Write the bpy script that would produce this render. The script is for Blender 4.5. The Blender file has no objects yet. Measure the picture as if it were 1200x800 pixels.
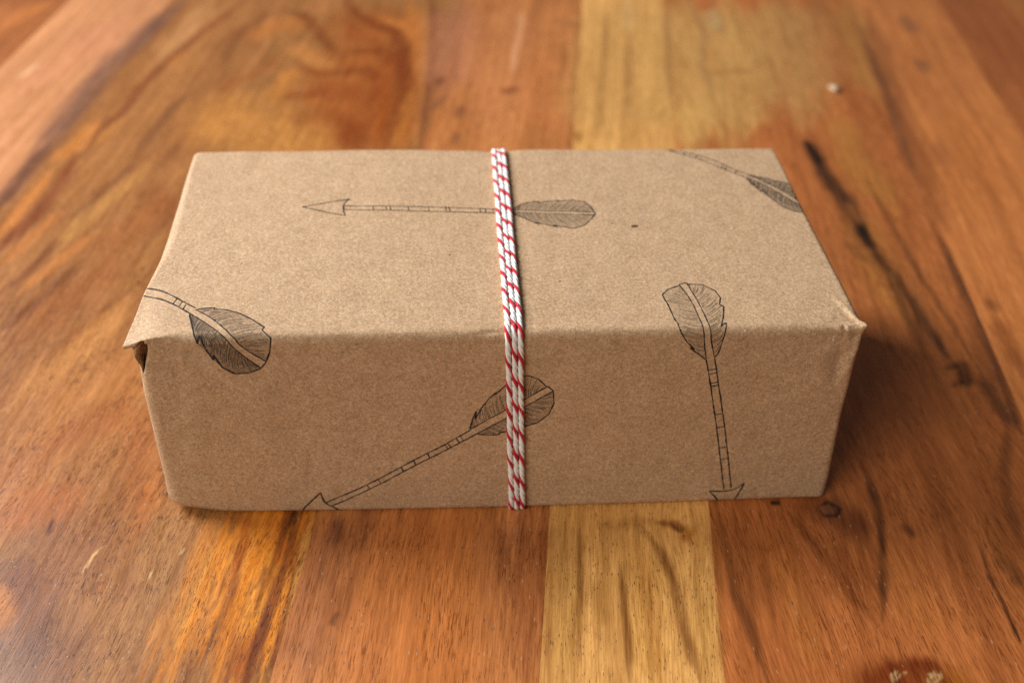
import bpy, math, random
import numpy as np
from mathutils import Vector

# ------------------------------------------------------------------ camera, world, lamps, exposure
scene = bpy.context.scene
COL = scene.collection
rng = np.random.default_rng(7)
random.seed(7)

CAM_LOC = (-0.01849031, -0.2630582, 0.26334828)
CAM_ROT = (0.92603822, -0.02537837, -0.05920258)
FOC = 1347.58421            # focal length in pixels of a 1200 wide picture
cam_d = bpy.data.cameras.new('camera')
cam = bpy.data.objects.new('camera', cam_d)
COL.objects.link(cam)
cam.location = CAM_LOC
cam.rotation_euler = CAM_ROT
cam_d.sensor_width = 36.0
cam_d.lens = FOC / 1200 * 36
cam_d.clip_start = 0.01
cam_d.clip_end = 50
cam_d.dof.use_dof = True
cam_d.dof.focus_distance = 0.334
cam_d.dof.aperture_fstop = 8.0
scene.camera = cam

world = bpy.data.worlds.new('World')
scene.world = world
world.use_nodes = True
bg = world.node_tree.nodes['Background']
bg.inputs['Color'].default_value = (1.0, 0.90, 0.80, 1)
bg.inputs['Strength'].default_value = 0.09


def area(name, loc, target, sx, sy, watts, color):
    l = bpy.data.lights.new(name, 'AREA')
    l.shape = 'RECTANGLE'
    l.size, l.size_y = sx, sy
    l.energy = watts
    l.color = color
    o = bpy.data.objects.new(name, l)
    COL.objects.link(o)
    o.location = loc
    o.rotation_euler = (Vector(target) - Vector(loc)).to_track_quat('-Z', 'Y').to_euler()
    return o


# the window to the left of the table, and an added fill lamp to brighten the parcel's front
area('window_light', (-0.85, 0.42, 0.68), (0.0, 0.06, 0.03), 0.50, 0.60, 21.0, (0.985, 1.0, 1.02))
area('room_fill_light', (-0.88, -0.85, 0.95), (0.0, 0.0, 0.03), 0.8, 0.7, 13.3, (1.0, 0.90, 0.77))

scene.cycles.use_denoising = False      # keep the fine grain of paper and wood
scene.view_settings.view_transform = 'Standard'
scene.view_settings.look = 'None'
scene.view_settings.exposure = 0
scene.view_settings.gamma = 1
scene.view_settings.use_curve_mapping = False

# ------------------------------------------------------------------ helpers


def rot_xyz(rx, ry, rz):
    cx, sx, cy, sy, cz, sz = math.cos(rx), math.sin(rx), math.cos(ry), math.sin(ry), math.cos(rz), math.sin(rz)
    X = np.array([[1, 0, 0], [0, cx, -sx], [0, sx, cx]])
    Y = np.array([[cy, 0, sy], [0, 1, 0], [-sy, 0, cy]])
    Z = np.array([[cz, -sz, 0], [sz, cz, 0], [0, 0, 1]])
    return Z @ Y @ X


RC = rot_xyz(*CAM_ROT)
C0 = np.array(CAM_LOC)


def ray(pts):
    pts = np.atleast_2d(np.array(pts, float))
    d = np.stack([(pts[:, 0] - 600) / FOC, -(pts[:, 1] - 400) / FOC, -np.ones(len(pts))], 1)
    return d @ RC.T


def on_z(pts, z):
    d = ray(pts)
    return C0 + d * ((z - C0[2]) / d[:, 2])[:, None]


def on_y(pts, y):
    d = ray(pts)
    return C0 + d * ((y - C0[1]) / d[:, 1])[:, None]


def lin(c):
    c = np.array(c, float) / 255
    return np.where(c <= 0.04045, c / 12.92, ((c + 0.055) / 1.055) ** 2.4)


def smooth(a, b, x):
    t = np.clip((x - a) / (b - a), 0, 1)
    return t * t * (3 - 2 * t)


def hash2(ix, iy, seed):
    h = (ix.astype(np.int64) * 374761393 + iy.astype(np.int64) * 668265263 + seed * 1442695041) & 0x7fffffff
    h = ((h ^ (h >> 13)) * 1274126177) & 0x7fffffff
    return ((h ^ (h >> 16)) & 0xffff) / 65535.0


def vnoise(x, y, seed=0):
    ix, iy = np.floor(x), np.floor(y)
    fx, fy = x - ix, y - iy
    fx = fx * fx * (3 - 2 * fx)
    fy = fy * fy * (3 - 2 * fy)
    a, b = hash2(ix, iy, seed), hash2(ix + 1, iy, seed)
    c, d = hash2(ix, iy + 1, seed), hash2(ix + 1, iy + 1, seed)
    return ((a + (b - a) * fx) * (1 - fy) + (c + (d - c) * fx) * fy) * 2 - 1


def fbm(x, y, seed=0, octaves=3):
    s, a = 0, 1.0
    for k in range(octaves):
        s = s + a * vnoise(x * 2 ** k + 17.3 * k, y * 2 ** k - 9.1 * k, seed + k)
        a *= 0.5
    return s / 1.6


def make_mesh(name, verts, faces, mat, parent=None, smooth_shade=True):
    me = bpy.data.meshes.new(name)
    verts = np.asarray(verts, np.float32)
    if isinstance(faces, np.ndarray):
        n, k = faces.shape
        me.vertices.add(len(verts))
        me.vertices.foreach_set('co', verts.ravel())
        me.loops.add(n * k)
        me.loops.foreach_set('vertex_index', faces.astype(np.int32).ravel())
        me.polygons.add(n)
        me.polygons.foreach_set('loop_start', np.arange(0, n * k, k, dtype=np.int32))
        me.update(calc_edges=True)
        me.validate()
    else:
        me.from_pydata([tuple(map(float, v)) for v in verts], [], faces)
    if smooth_shade:
        me.polygons.foreach_set('use_smooth', np.ones(len(me.polygons), bool))
    if mat:
        me.materials.append(mat)
    o = bpy.data.objects.new(name, me)
    COL.objects.link(o)
    if parent:
        o.parent = parent
    return o


def tag(o, label=None, category=None, group=None, kind=None):
    for k, v in (('label', label), ('category', category), ('group', group), ('kind', kind)):
        if v:
            o[k] = v
    return o


def empty(name, loc=(0, 0, 0)):
    o = bpy.data.objects.new(name, None)
    o.empty_display_size = 0.02
    o.location = loc
    COL.objects.link(o)
    return o


class NT:
    """tiny node helper"""

    def __init__(self, name):
        self.m = bpy.data.materials.new(name)
        self.m.use_nodes = True
        self.t = self.m.node_tree
        self.bsdf = self.t.nodes['Principled BSDF']
        self.out = self.t.nodes['Material Output']

    def n(self, typ, **kw):
        nd = self.t.nodes.new(typ)
        for k, v in kw.items():
            setattr(nd, k, v)
        return nd

    def l(self, a, b):
        self.t.links.new(a, b)

    def val(self, sock, v):
        if hasattr(v, 'links') or isinstance(v, bpy.types.NodeSocket):
            self.l(v, sock)
        else:
            sock.default_value = v

    def math(self, op, a, b=0.0, c=0.0):
        nd = self.n('ShaderNodeMath', operation=op)
        self.val(nd.inputs[0], a)
        self.val(nd.inputs[1], b)
        self.val(nd.inputs[2], c)
        return nd.outputs[0]

    def mix(self, f, a, b, mode='MIX'):
        nd = self.n('ShaderNodeMix', data_type='RGBA', blend_type=mode)
        self.val(nd.inputs[0], f)
        self.val(nd.inputs[6], a)
        self.val(nd.inputs[7], b)
        return nd.outputs[2]

    def rng(self, x, a, b, c, d, smoothstep=False):
        nd = self.n('ShaderNodeMapRange')
        if smoothstep:
            nd.interpolation_type = 'SMOOTHSTEP'
        self.val(nd.inputs[0], x)
        for i, v in enumerate((a, b, c, d)):
            nd.inputs[i + 1].default_value = v
        return nd.outputs[0]

    def mapping(self, vec, scale, loc=(0, 0, 0)):
        nd = self.n('ShaderNodeMapping')
        self.l(vec, nd.inputs[0])
        nd.inputs['Scale'].default_value = scale
        nd.inputs['Location'].default_value = loc
        return nd.outputs[0]

    def noise(self, vec, scale, detail=2.0, rough=0.5, dist=0.0, dim='3D'):
        nd = self.n('ShaderNodeTexNoise', noise_dimensions=dim)
        self.l(vec, nd.inputs['Vector'])
        nd.inputs['Scale'].default_value = scale
        nd.inputs['Detail'].default_value = detail
        nd.inputs['Roughness'].default_value = rough
        nd.inputs['Distortion'].default_value = dist
        return nd.outputs[0]

    def voro(self, vec, scale, dim='2D'):
        nd = self.n('ShaderNodeTexVoronoi', voronoi_dimensions=dim)
        self.l(vec, nd.inputs['Vector'])
        nd.inputs['Scale'].default_value = scale
        return nd.outputs['Distance'], nd.outputs['Color']

    def bump(self, height, strength, dist, prev=None):
        nd = self.n('ShaderNodeBump')
        nd.inputs['Strength'].default_value = strength
        nd.inputs['Distance'].default_value = dist
        self.l(height, nd.inputs['Height'])
        if prev:
            self.l(prev, nd.inputs['Normal'])
        return nd.outputs[0]


# ------------------------------------------------------------------ materials


def wood_material():
    t = NT('varnished_wood')
    tone = t.n('ShaderNodeAttribute', attribute_name='tone').outputs['Color']
    grain = t.n('ShaderNodeAttribute', attribute_name='grain').outputs['Vector']
    pore_amt = t.n('ShaderNodeAttribute', attribute_name='pore').outputs['Fac']
    streak_amt = t.n('ShaderNodeAttribute', attribute_name='streak').outputs['Fac']
    # long fibres
    f1 = t.noise(t.mapping(grain, (1, 0.035, 1)), 2100, 4, 0.62, 0.5)
    f2 = t.noise(t.mapping(grain, (1, 0.03, 1), (3.1, 1.7, 0)), 420, 3, 0.55, 0.3)
    f3 = t.noise(t.mapping(grain, (1, 0.11, 1), (5.1, 0.7, 0)), 1100, 4, 0.65, 0.4)
    m1 = t.rng(f1, 0.3, 0.7, 0.72, 1.26)
    m2 = t.rng(f2, 0.3, 0.7, 0.86, 1.12)
    m3 = t.rng(f3, 0.32, 0.68, 0.88, 1.12)
    mul = t.math('MULTIPLY', t.math('MULTIPLY', m1, m2), m3)
    # dark broken streaks
    f4 = t.noise(t.mapping(grain, (1, 0.065, 1), (1.7, 4.7, 0)), 2300, 3, 0.65, 0.5)
    f5 = t.noise(t.mapping(grain, (1, 0.4, 1), (2.7, 0.4, 0)), 70, 2, 0.5)
    stk = t.math('MULTIPLY', t.rng(f4, 0.535, 0.60, 0.0, 1.0, True), t.rng(f5, 0.34, 0.58, 0.15, 1.0))
    mul = t.math('MULTIPLY', mul, t.math('SUBTRACT', 1.0, t.math('MULTIPLY', stk, t.math('MULTIPLY', streak_amt, 0.66))))
    comb = t.n('ShaderNodeCombineColor')
    # the darker the fibre the redder: green and blue fall faster
    t.l(t.math('POWER', mul, 0.88), comb.inputs[0])
    t.l(t.math('POWER', mul, 1.05), comb.inputs[1])
    t.l(t.math('POWER', mul, 1.25), comb.inputs[2])
    col = t.mix(1.0, tone, comb.outputs[0], 'MULTIPLY')
    # pores: short dark dashes along the grain
    wob = t.noise(grain, 60, 2, 0.5)
    gv = t.mapping(grain, (1650, 330, 1))
    d, c = t.voro(gv, 1.0)
    sep = t.n('ShaderNodeSeparateColor')
    t.l(c, sep.inputs[0])
    patch = t.rng(wob, 0.35, 0.65, 0.2, 0.8)
    has = t.math('LESS_THAN', sep.outputs[0], t.math('MULTIPLY', patch, pore_amt))
    size = t.rng(t.math('POWER', sep.outputs[1], 2.0), 0, 1, 0.10, 0.36)
    pm = t.math('MULTIPLY', has, t.rng(t.math('DIVIDE', d, size), 0.4, 1.0, 1.0, 0.0))
    col = t.mix(t.math('MULTIPLY', pm, t.rng(sep.outputs[2], 0, 1, 0.5, 0.9)), col, (0.06, 0.022, 0.008, 1))
    # a few pale dashes: small glints in the pores, painted into the colour
    d2, c2 = t.voro(t.mapping(grain, (1300, 260, 1), (0.37, 0.11, 0)), 1.0)
    sep2 = t.n('ShaderNodeSeparateColor')
    t.l(c2, sep2.inputs[0])
    pale = t.math('MULTIPLY', t.math('LESS_THAN', sep2.outputs[0], 0.022), t.rng(d2, 0.08, 0.24, 1.0, 0.0))
    col = t.mix(t.math('MULTIPLY', pale, 0.55), col, (0.62, 0.45, 0.30, 1))
    t.l(col, t.bsdf.inputs['Base Color'])
    rough = t.math('ADD', t.rng(f2, 0.3, 0.7, 0.29, 0.40), t.math('MULTIPLY', pm, 0.25))
    t.l(rough, t.bsdf.inputs['Roughness'])
    t.bsdf.inputs['Specular IOR Level'].default_value = 0.52
    b = t.bump(t.math('SUBTRACT', f1, t.math('MULTIPLY', pm, 1.2)), 0.35, 0.00012)
    b = t.bump(t.noise(t.mapping(grain, (1, 0.35, 1)), 45, 2), 0.12, 0.0012, b)
    t.l(b, t.bsdf.inputs['Normal'])
    return t.m


def kraft_material(name='kraft_paper'):
    t = NT(name)
    obj = t.n('ShaderNodeTexCoord').outputs['Object']
    cloud = t.noise(obj, 130, 3, 0.6)
    mott = t.noise(obj, 950, 3, 0.65)
    fib = t.noise(t.mapping(obj, (1, 1, 1), (0.3, 0.2, 0.1)), 2500, 2, 0.6, 1.5)
    v = t.math('ADD', t.math('MULTIPLY', cloud, 0.12), t.math('ADD', t.math('MULTIPLY', mott, 0.34), t.math('MULTIPLY', fib, 0.50)))
    k = t.rng(v, 0.37, 0.63, 0.0, 1.0)
    col = t.mix(k, (0.378, 0.233, 0.126, 1), (0.69, 0.48, 0.302, 1))
    # felted fibres: tiny cells, each a little lighter, darker or redder
    fv = t.mapping(obj, (1, 1, 1), (0.021, 0.043, 0.037))
    wv = t.n('ShaderNodeVectorMath', operation='ADD')
    t.l(fv, wv.inputs[0])
    wn = t.n('ShaderNodeTexNoise')
    t.l(obj, wn.inputs['Vector'])
    wn.inputs['Scale'].default_value = 1500
    ws = t.n('ShaderNodeVectorMath', operation='SCALE')
    t.l(wn.outputs['Color'], ws.inputs[0])
    ws.inputs['Scale'].default_value = 0.0006
    t.l(ws.outputs[0], wv.inputs[1])
    _, cc = t.voro(wv.outputs[0], 2700, '3D')
    sc_ = t.n('ShaderNodeSeparateColor')
    t.l(cc, sc_.inputs[0])
    tint = t.n('ShaderNodeCombineColor')
    base_ = t.rng(sc_.outputs[0], 0, 1, 0.80, 1.20)
    t.l(base_, tint.inputs[0])
    t.l(t.math('MULTIPLY', base_, t.rng(sc_.outputs[1], 0, 1, 0.94, 1.06)), tint.inputs[1])
    t.l(t.math('MULTIPLY', base_, t.rng(sc_.outputs[1], 0, 1, 0.86, 1.14)), tint.inputs[2])
    col = t.mix(1.0, col, tint.outputs[0], 'MULTIPLY')
    # fibres and shives: sparse dark flecks and a few white ones
    d, c = t.voro(obj, 330, '3D')
    sep = t.n('ShaderNodeSeparateColor')
    t.l(c, sep.inputs[0])
    dark = t.math('MULTIPLY', t.math('LESS_THAN', sep.outputs[0], 0.14), t.rng(d, 0.05, 0.13, 1.0, 0.0))
    col = t.mix(t.math('MULTIPLY', dark, 0.6), col, (0.12, 0.06, 0.025, 1))
    d2, c2 = t.voro(t.mapping(obj, (1, 1, 1), (0.013, 0.027, 0.011)), 260, '3D')
    sep2 = t.n('ShaderNodeSeparateColor')
    t.l(c2, sep2.inputs[0])
    white = t.math('MULTIPLY', t.math('LESS_THAN', sep2.outputs[1], 0.018), t.rng(d2, 0.05, 0.11, 1.0, 0.0))
    col = t.mix(t.math('MULTIPLY', white, 0.8), col, (0.9, 0.88, 0.84, 1))
    t.l(col, t.bsdf.inputs['Base Color'])
    t.bsdf.inputs['Roughness'].default_value = 0.62
    t.bsdf.inputs['Specular IOR Level'].default_value = 0.28
    b = t.bump(mott, 0.25, 0.0003)
    b = t.bump(cloud, 0.4, 0.0009, b)
    t.l(b, t.bsdf.inputs['Normal'])
    return t.m


def ink_material(name, alpha, color=(0.022, 0.022, 0.024, 1)):
    t = NT(name)
    t.bsdf.inputs['Base Color'].default_value = color
    t.bsdf.inputs['Roughness'].default_value = 0.6
    t.bsdf.inputs['Specular IOR Level'].default_value = 0.2
    obj = t.n('ShaderNodeTexCoord').outputs['Object']
    n = t.noise(obj, 1400, 2, 0.6)
    a = t.rng(n, 0.25, 0.6, alpha * 0.55, alpha)
    t.l(a, t.bsdf.inputs['Alpha'])
    return t.m


def twine_material(name, c1, c2):
    t = NT(name)
    obj = t.n('ShaderNodeTexCoord').outputs['Object']
    n = t.noise(obj, 2600, 3, 0.7)
    t.l(t.mix(t.rng(n, 0.3, 0.7, 0, 1), c1, c2), t.bsdf.inputs['Base Color'])
    t.bsdf.inputs['Roughness'].default_value = 0.85
    t.bsdf.inputs['Specular IOR Level'].default_value = 0.15
    t.bsdf.inputs['Sheen Weight'].default_value = 0.15
    t.l(t.bump(n, 0.6, 0.0003), t.bsdf.inputs['Normal'])
    return t.m


WOOD = wood_material()
KRAFT = kraft_material()
INK = ink_material('print_ink', 0.97)
INK_THIN = ink_material('thin_print_ink', 0.68)
WHITE_TWINE = twine_material('white_cotton', (0.80, 0.79, 0.77, 1), (0.94, 0.935, 0.92, 1))
RED_TWINE = twine_material('red_cotton', (0.42, 0.012, 0.025, 1), (0.66, 0.03, 0.05, 1))

# ------------------------------------------------------------------ the table: planks side by side, the wood figure as vertex data
A = math.radians(7.5)
CA, SA = math.cos(A), math.sin(A)


def to_uv(xy):
    return np.stack([xy[:, 0] * CA - xy[:, 1] * SA, xy[:, 0] * SA + xy[:, 1] * CA], 1)


def P(pts):
    return to_uv(on_z(pts, 0.0)[:, :2])


EDGES = [-0.440, -0.370, -0.297, -0.237, -0.160, -0.057, 0.016, 0.067, 0.182, 0.245, 0.320, 0.440]
BASE = [(150, 88, 50), (150, 88, 50), (182, 122, 86), (150, 96, 55), (152, 99, 56), (184, 114, 66),
        (216, 157, 93), (182, 105, 57), (200, 121, 68), (175, 100, 55), (175, 100, 55)]
PORE = [0.2, 0.2, 0.12, 0.2, 0.25, 0.25, 0.65, 0.12, 0.1, 0.2, 0.2]

STREAK = [0.4, 0.4, 0.25, 0.7, 1.0, 0.8, 0.5, 0.75, 0.35, 0.4, 0.4]

# strokes: (points in the picture, half width mm, colour, opacity, edge wobble[, only on plank])
ST = []


def st(pts, w, c, op=0.8, wob=0.35, only=None):
    ST.append((pts, w, c, op, wob, only))


# far left boards
st([(0, 0), (60, -10)], 14, (120, 66, 36), 0.6)
st([(0, 35), (60, 0)], 6, (190, 115, 62), 0.5)
st([(0, 70), (105, 0)], 4, (205, 140, 98), 0.6, 0.3, 2)
st([(20, 110), (150, 20)], 14, (196, 130, 98), 0.6, 0.4, 2)
st([(22, 92), (45, 75)], 2, (222, 178, 140), 0.6)
st([(28, 206), (72, 145), (125, 80), (172, 38), (222, -5)], 8, (112, 76, 66), 0.85, 0.35)
st([(-10, 250), (20, 215), (60, 165)], 5, (98, 60, 48), 0.8, 0.3)
# second board: reddish streaks
st([(185, 75), (250, 0)], 8, (188, 134, 90), 0.6)
st([(60, 190), (85, 175), (115, 140)], 5, (190, 118, 56), 0.7)
st([(110, 170), (140, 140)], 4, (188, 122, 62), 0.6)
st([(190, 80), (215, 62)], 4, (192, 124, 62), 0.6)
st([(100, 185), (115, 155), (148, 128), (165, 103), (210, 60), (262, 20), (300, -10)], 3.2, (124, 66, 36), 0.8)
st([(160, 182), (200, 130), (222, 108)], 4, (122, 76, 48), 0.75)
st([(180, 200), (215, 168), (245, 128)], 4, (140, 84, 52), 0.55)
st([(238, 60), (262, 50), (285, 30)], 4, (130, 74, 44), 0.5)
st([(-10, 300), (20, 272), (49, 246), (71, 216), (90, 180)], 5, (118, 58, 28), 0.8, 0.5)
st([(-5, 284), (41, 226), (62, 196)], 3.5, (190, 116, 56), 0.7)
st([(0, 312), (40, 275), (75, 245)], 3, (186, 112, 56), 0.6)
st([(-5, 348), (27, 323), (63, 290), (84, 272)], 2.6, (112, 60, 30), 0.8)
st([(60, 290), (102, 243), (143, 205), (165, 183)], 3.0, (118, 70, 42), 0.75)
st([(60, 300), (90, 262), (132, 230), (175, 192)], 4.5, (184, 128, 72), 0.7)
st([(178, 226), (200, 257)], 7, (128, 74, 40), 0.6)
st([(130, 285), (160, 262), (190, 240)], 9, (150, 86, 44), 0.55)
st([(20, 345), (70, 305), (115, 270)], 3, (188, 116, 60), 0.6)
st([(-5, 392), (38, 361), (69, 334), (96, 305)], 3.0, (112, 62, 32), 0.8, 0.5)
st([(20, 400), (80, 350), (130, 310), (150, 300)], 9, (146, 84, 42), 0.6)
st([(-5, 480), (35, 445), (84, 396), (160, 334)], 3.2, (130, 74, 38), 0.6)
st([(10, 480), (60, 435), (120, 385), (150, 350)], 7, (190, 128, 72), 0.6)
# third board, pale then streaky towards the viewer
st([(30, 560), (95, 480), (150, 440)], 16, (178, 114, 64), 0.5)
st([(0, 560), (60, 520), (120, 490)], 8, (146, 80, 40), 0.45)
st([(150, 470), (170, 540), (160, 620)], 8, (160, 90, 44), 0.35)
st([(150, 640), (175, 590), (185, 555)], 3, (180, 108, 50), 0.4)
st([(-5, 610), (20, 600), (70, 590)], 8, (170, 92, 44), 0.5)
st([(-5, 655), (25, 690), (40, 720), (30, 790)], 9, (112, 66, 42), 0.75, 0.6)
st([(35, 700), (70, 650), (90, 640)], 12, (134, 80, 52), 0.55, 0.6)
st([(-6, 680), (3, 720), (4, 745)], 3.6, (188, 116, 52), 0.8, 0.3)
st([(-6, 770), (10, 790)], 8, (122, 84, 66), 0.5)
st([(60, 800), (88, 755)], 5, (128, 78, 52), 0.5)
st([(215, 640), (205, 690), (195, 730)], 12, (160, 112, 72), 0.65, 0.5)
st([(235, 610), (222, 640)], 9, (172, 118, 72), 0.5)
st([(108, 694), (118, 688)], 1.6, (146, 84, 36), 0.6)
st([(104, 700), (112, 684), (124, 682)], 1.0, (110, 62, 30), 0.6)
st([(140, 665), (150, 690), (135, 710)], 3, (140, 84, 46), 0.5)
st([(62, 606), (56, 628)], 0.9, (88, 42, 22), 0.8)
st([(97, 670), (110, 650), (118, 641)], 0.45, (226, 176, 120), 0.75, 0.1)
st([(212, 648), (215, 644)], 0.5, (226, 190, 150), 0.8, 0.1)
st([(174, 678), (177, 670)], 0.5, (222, 186, 146), 0.7, 0.1)
# the fiery orange strip
st([(345, 560), (318, 640), (290, 720), (268, 800)], 15, (200, 116, 36), 0.85, 0.3, 4)
st([(300, 600), (262, 660), (222, 730), (190, 795)], 9, (190, 118, 48), 0.75, 0.4, 4)
st([(268, 625), (235, 690), (205, 760)], 3, (208, 142, 62), 0.7, 0.3)
st([(325, 640), (305, 690), (288, 760)], 4, (220, 142, 48), 0.75, 0.3)
st([(350, 610), (330, 680), (312, 760)], 3.5, (204, 126, 44), 0.6, 0.3)
st([(290, 625), (280, 655)], 3, (216, 142, 54), 0.6, 0.3)
st([(349, 590), (338, 626), (330, 660), (320, 693), (310, 730), (298, 765), (288, 800)], 2.0, (96, 40, 12), 0.75, 0.7)
st([(347, 596), (340, 618)], 1.4, (52, 24, 12), 0.85, 0.4)
st([(314, 715), (308, 735)], 1.2, (56, 24, 14), 0.85, 0.4)
st([(326, 655), (332, 640)], 1.6, (150, 50, 10), 0.6, 0.4)
st([(310, 660), (301, 678), (292, 692)], 2.2, (124, 76, 38), 0.8, 0.5)
st([(275, 610), (263, 648), (247, 680), (232, 712)], 2.0, (110, 60, 26), 0.75, 0.7)
st([(292, 600), (284, 640), (270, 680)], 1.6, (168, 76, 18), 0.65, 0.5)
st([(258, 722), (248, 740), (236, 775)], 2.6, (120, 72, 40), 0.75, 0.6)
st([(300, 735), (286, 765), (276, 800)], 1.8, (150, 70, 20), 0.65, 0.5)
st([(368, 600), (350, 670), (326, 795)], 1.5, (206, 152, 84), 0.7, 0.2, 4)
# figured swirl behind the parcel
st([(440, 30), (450, 90), (430, 150)], 32, (158, 82, 30), 0.75, 0.3)
st([(390, 60), (400, 130), (420, 175)], 24, (160, 84, 32), 0.6, 0.4)
st([(480, 0), (490, 60), (482, 120), (470, 180)], 8, (188, 112, 52), 0.8, 0.25)
st([(498, 0), (502, 60), (492, 120), (486, 175)], 4, (176, 112, 64), 0.7, 0.25)
st([(445, 18), (472, 32), (487, 60)], 4, (196, 118, 56), 0.7)
st([(482, 105), (472, 140), (462, 175)], 3.4, (216, 138, 64), 0.75, 0.25)
st([(262, 140), (300, 150), (350, 168)], 22, (190, 126, 64), 0.75, 0.4)
st([(320, 120), (335, 95), (345, 80)], 6, (196, 124, 58), 0.6)
st([(352, 60), (365, 70), (385, 78)], 7, (190, 122, 66), 0.65)
st([(300, 40), (318, 30), (345, 28)], 9, (180, 108, 54), 0.6)
st([(370, 10), (380, 0)], 9, (186, 120, 74), 0.6)
st([(420, -8), (407, 0), (414, 14), (440, 30), (463, 36), (475, 55), (473, 100), (470, 122)], 5.5, (112, 46, 10), 0.7)
st([(332, 10), (362, 22), (375, 42), (390, 60), (405, 66)], 5, (116, 56, 20), 0.7)
st([(258, 80), (265, 65), (287, 37), (312, 18), (332, 10)], 3.6, (126, 76, 44), 0.75)
st([(250, 115), (275, 95), (300, 88), (330, 65)], 4, (142, 78, 40), 0.6)
st([(350, 72), (367, 85), (400, 86), (430, 82), (445, 94), (448, 130)], 6, (122, 54, 14), 0.55)
st([(345, 112), (375, 108)], 5, (136, 66, 24), 0.6)
st([(385, 106), (405, 106), (425, 108)], 8, (128, 58, 18), 0.45)
st([(418, 140), (408, 160), (404, 178)], 5, (136, 64, 20), 0.7)
st([(355, 140), (372, 135)], 6, (150, 84, 38), 0.6)
st([(432, 120), (430, 175)], 3, (140, 72, 28), 0.5)
st([(508, -10), (508, 40), (505, 85), (498, 130), (492, 178)], 2.6, (118, 64, 42), 0.75, 0.25)
st([(468, 45), (472, 110), (462, 175)], 9, (122, 54, 14), 0.6, 0.4)
st([(455, 60), (452, 120), (440, 170)], 5, (150, 74, 24), 0.6, 0.4)
st([(420, 60), (445, 60), (458, 72)], 6, (120, 52, 14), 0.55, 0.4)
st([(385, 130), (410, 150), (420, 175)], 9, (128, 58, 16), 0.55, 0.5)
st([(405, 20), (420, 45), (450, 52)], 6, (134, 62, 20), 0.5, 0.4)
# board with the pink tint
st([(540, 0), (530, 60), (520, 110)], 16, (174, 110, 84), 0.7)
st([(600, 0), (590, 80), (580, 170)], 20, (196, 124, 80), 0.55)
st([(640, 60), (635, 160)], 14, (190, 114, 66), 0.5)
st([(613, 10), (606, 50), (599, 88)], 2.4, (220, 160, 122), 0.6, 0.3)
st([(514, 97), (517, 94)], 3, (118, 64, 46), 0.75)
st([(505, 128), (522, 114), (528, 116)], 3, (130, 80, 60), 0.65)
st([(538, 134), (540, 128)], 3, (120, 70, 48), 0.7)
st([(535, 160), (534, 165)], 3, (134, 84, 58), 0.5)
st([(592, 107), (604, 105)], 3.2, (142, 76, 46), 0.75)
st([(655, 25), (675, 30)], 5, (160, 98, 60), 0.45)
st([(679, 0), (675, 70), (667, 175)], 3, (150, 92, 52), 0.55, 0.2)
st([(400, 605), (378, 680), (355, 800)], 9, (146, 88, 58), 0.75, 0.4, 5)
st([(470, 620), (455, 700), (445, 800)], 14, (190, 112, 60), 0.6, 0.4)
st([(520, 620), (515, 800)], 13, (198, 116, 58), 0.65, 0.3)
st([(620, 605), (622, 680), (628, 800)], 12, (160, 92, 50), 0.75, 0.35, 5)
st([(395, 605), (392, 640)], 2.5, (112, 66, 46), 0.6)
st([(425, 650), (410, 690), (395, 740)], 2.0, (140, 80, 48), 0.6)
st([(394, 735), (390, 728), (398, 715)], 1.2, (92, 54, 36), 0.65)
st([(430, 600), (422, 640)], 3, (130, 76, 50), 0.5)
st([(582, 612), (590, 650), (592, 700)], 2.4, (140, 78, 42), 0.65)
st([(640, 590), (641, 800)], 1.8, (140, 74, 38), 0.6, 0.2, 5)
# yellow board
st([(735, 0), (720, 90), (715, 175)], 26, (206, 152, 90), 0.85, 0.25)
st([(800, 0), (810, 90), (815, 175)], 26, (204, 154, 92), 0.85, 0.25)
st([(850, 0), (870, 70), (860, 170)], 20, (202, 152, 92), 0.85, 0.3)
st([(835, 10), (838, 35)], 6, (204, 164, 118), 0.7)
st([(734, 0), (738, 40)], 4, (212, 166, 112), 0.6)
st([(805, 120), (806, 175)], 5, (218, 168, 102), 0.6)
st([(711, 13), (708, 67), (703, 120), (699, 170)], 2.8, (168, 116, 66), 0.65)
st([(741, 40), (736, 90), (733, 150)], 2.8, (172, 122, 72), 0.6)
st([(781, 0), (782, 67), (787, 125)], 2.8, (166, 116, 70), 0.65)
st([(806, 0), (826, 40), (822, 77), (832, 100), (840, 125)], 3, (172, 124, 80), 0.65)
st([(848, 20), (845, 40)], 3, (170, 124, 84), 0.5)
st([(842, 86), (876, 83)], 4, (172, 118, 66), 0.65)
st([(677, 158), (678, 162)], 3, (158, 104, 46), 0.7)
st([(920, 20), (930, 65), (915, 90)], 10, (174, 114, 64), 0.7, 0.4)
st([(960, 0), (955, 60), (960, 120)], 18, (182, 122, 72), 0.7, 0.4)
st([(892, 172), (890, 160), (905, 142)], 5, (180, 104, 58), 0.75, 0.3)
st([(920, 130), (935, 140)], 4, (160, 104, 62), 0.5)
st([(660, 600), (662, 800)], 6, (206, 152, 84), 0.6, 0.3, 6)
st([(652, 640), (668, 690)], 6, (188, 134, 78), 0.5, 0.5, 6)
st([(750, 640), (765, 800)], 7, (208, 150, 78), 0.6, 0.3, 6)
st([(820, 680), (832, 800)], 6, (212, 156, 88), 0.7, 0.3, 6)
st([(678, 590), (680, 680), (678, 800)], 0.8, (140, 86, 38), 0.75, 0.4)
st([(674, 700), (672, 800)], 2, (166, 108, 50), 0.5)
st([(700, 690), (706, 720)], 3, (178, 122, 60), 0.5)
st([(725, 660), (731, 692), (735, 737), (737, 775), (740, 800)], 1.4, (132, 78, 34), 0.75, 0.7)
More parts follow.
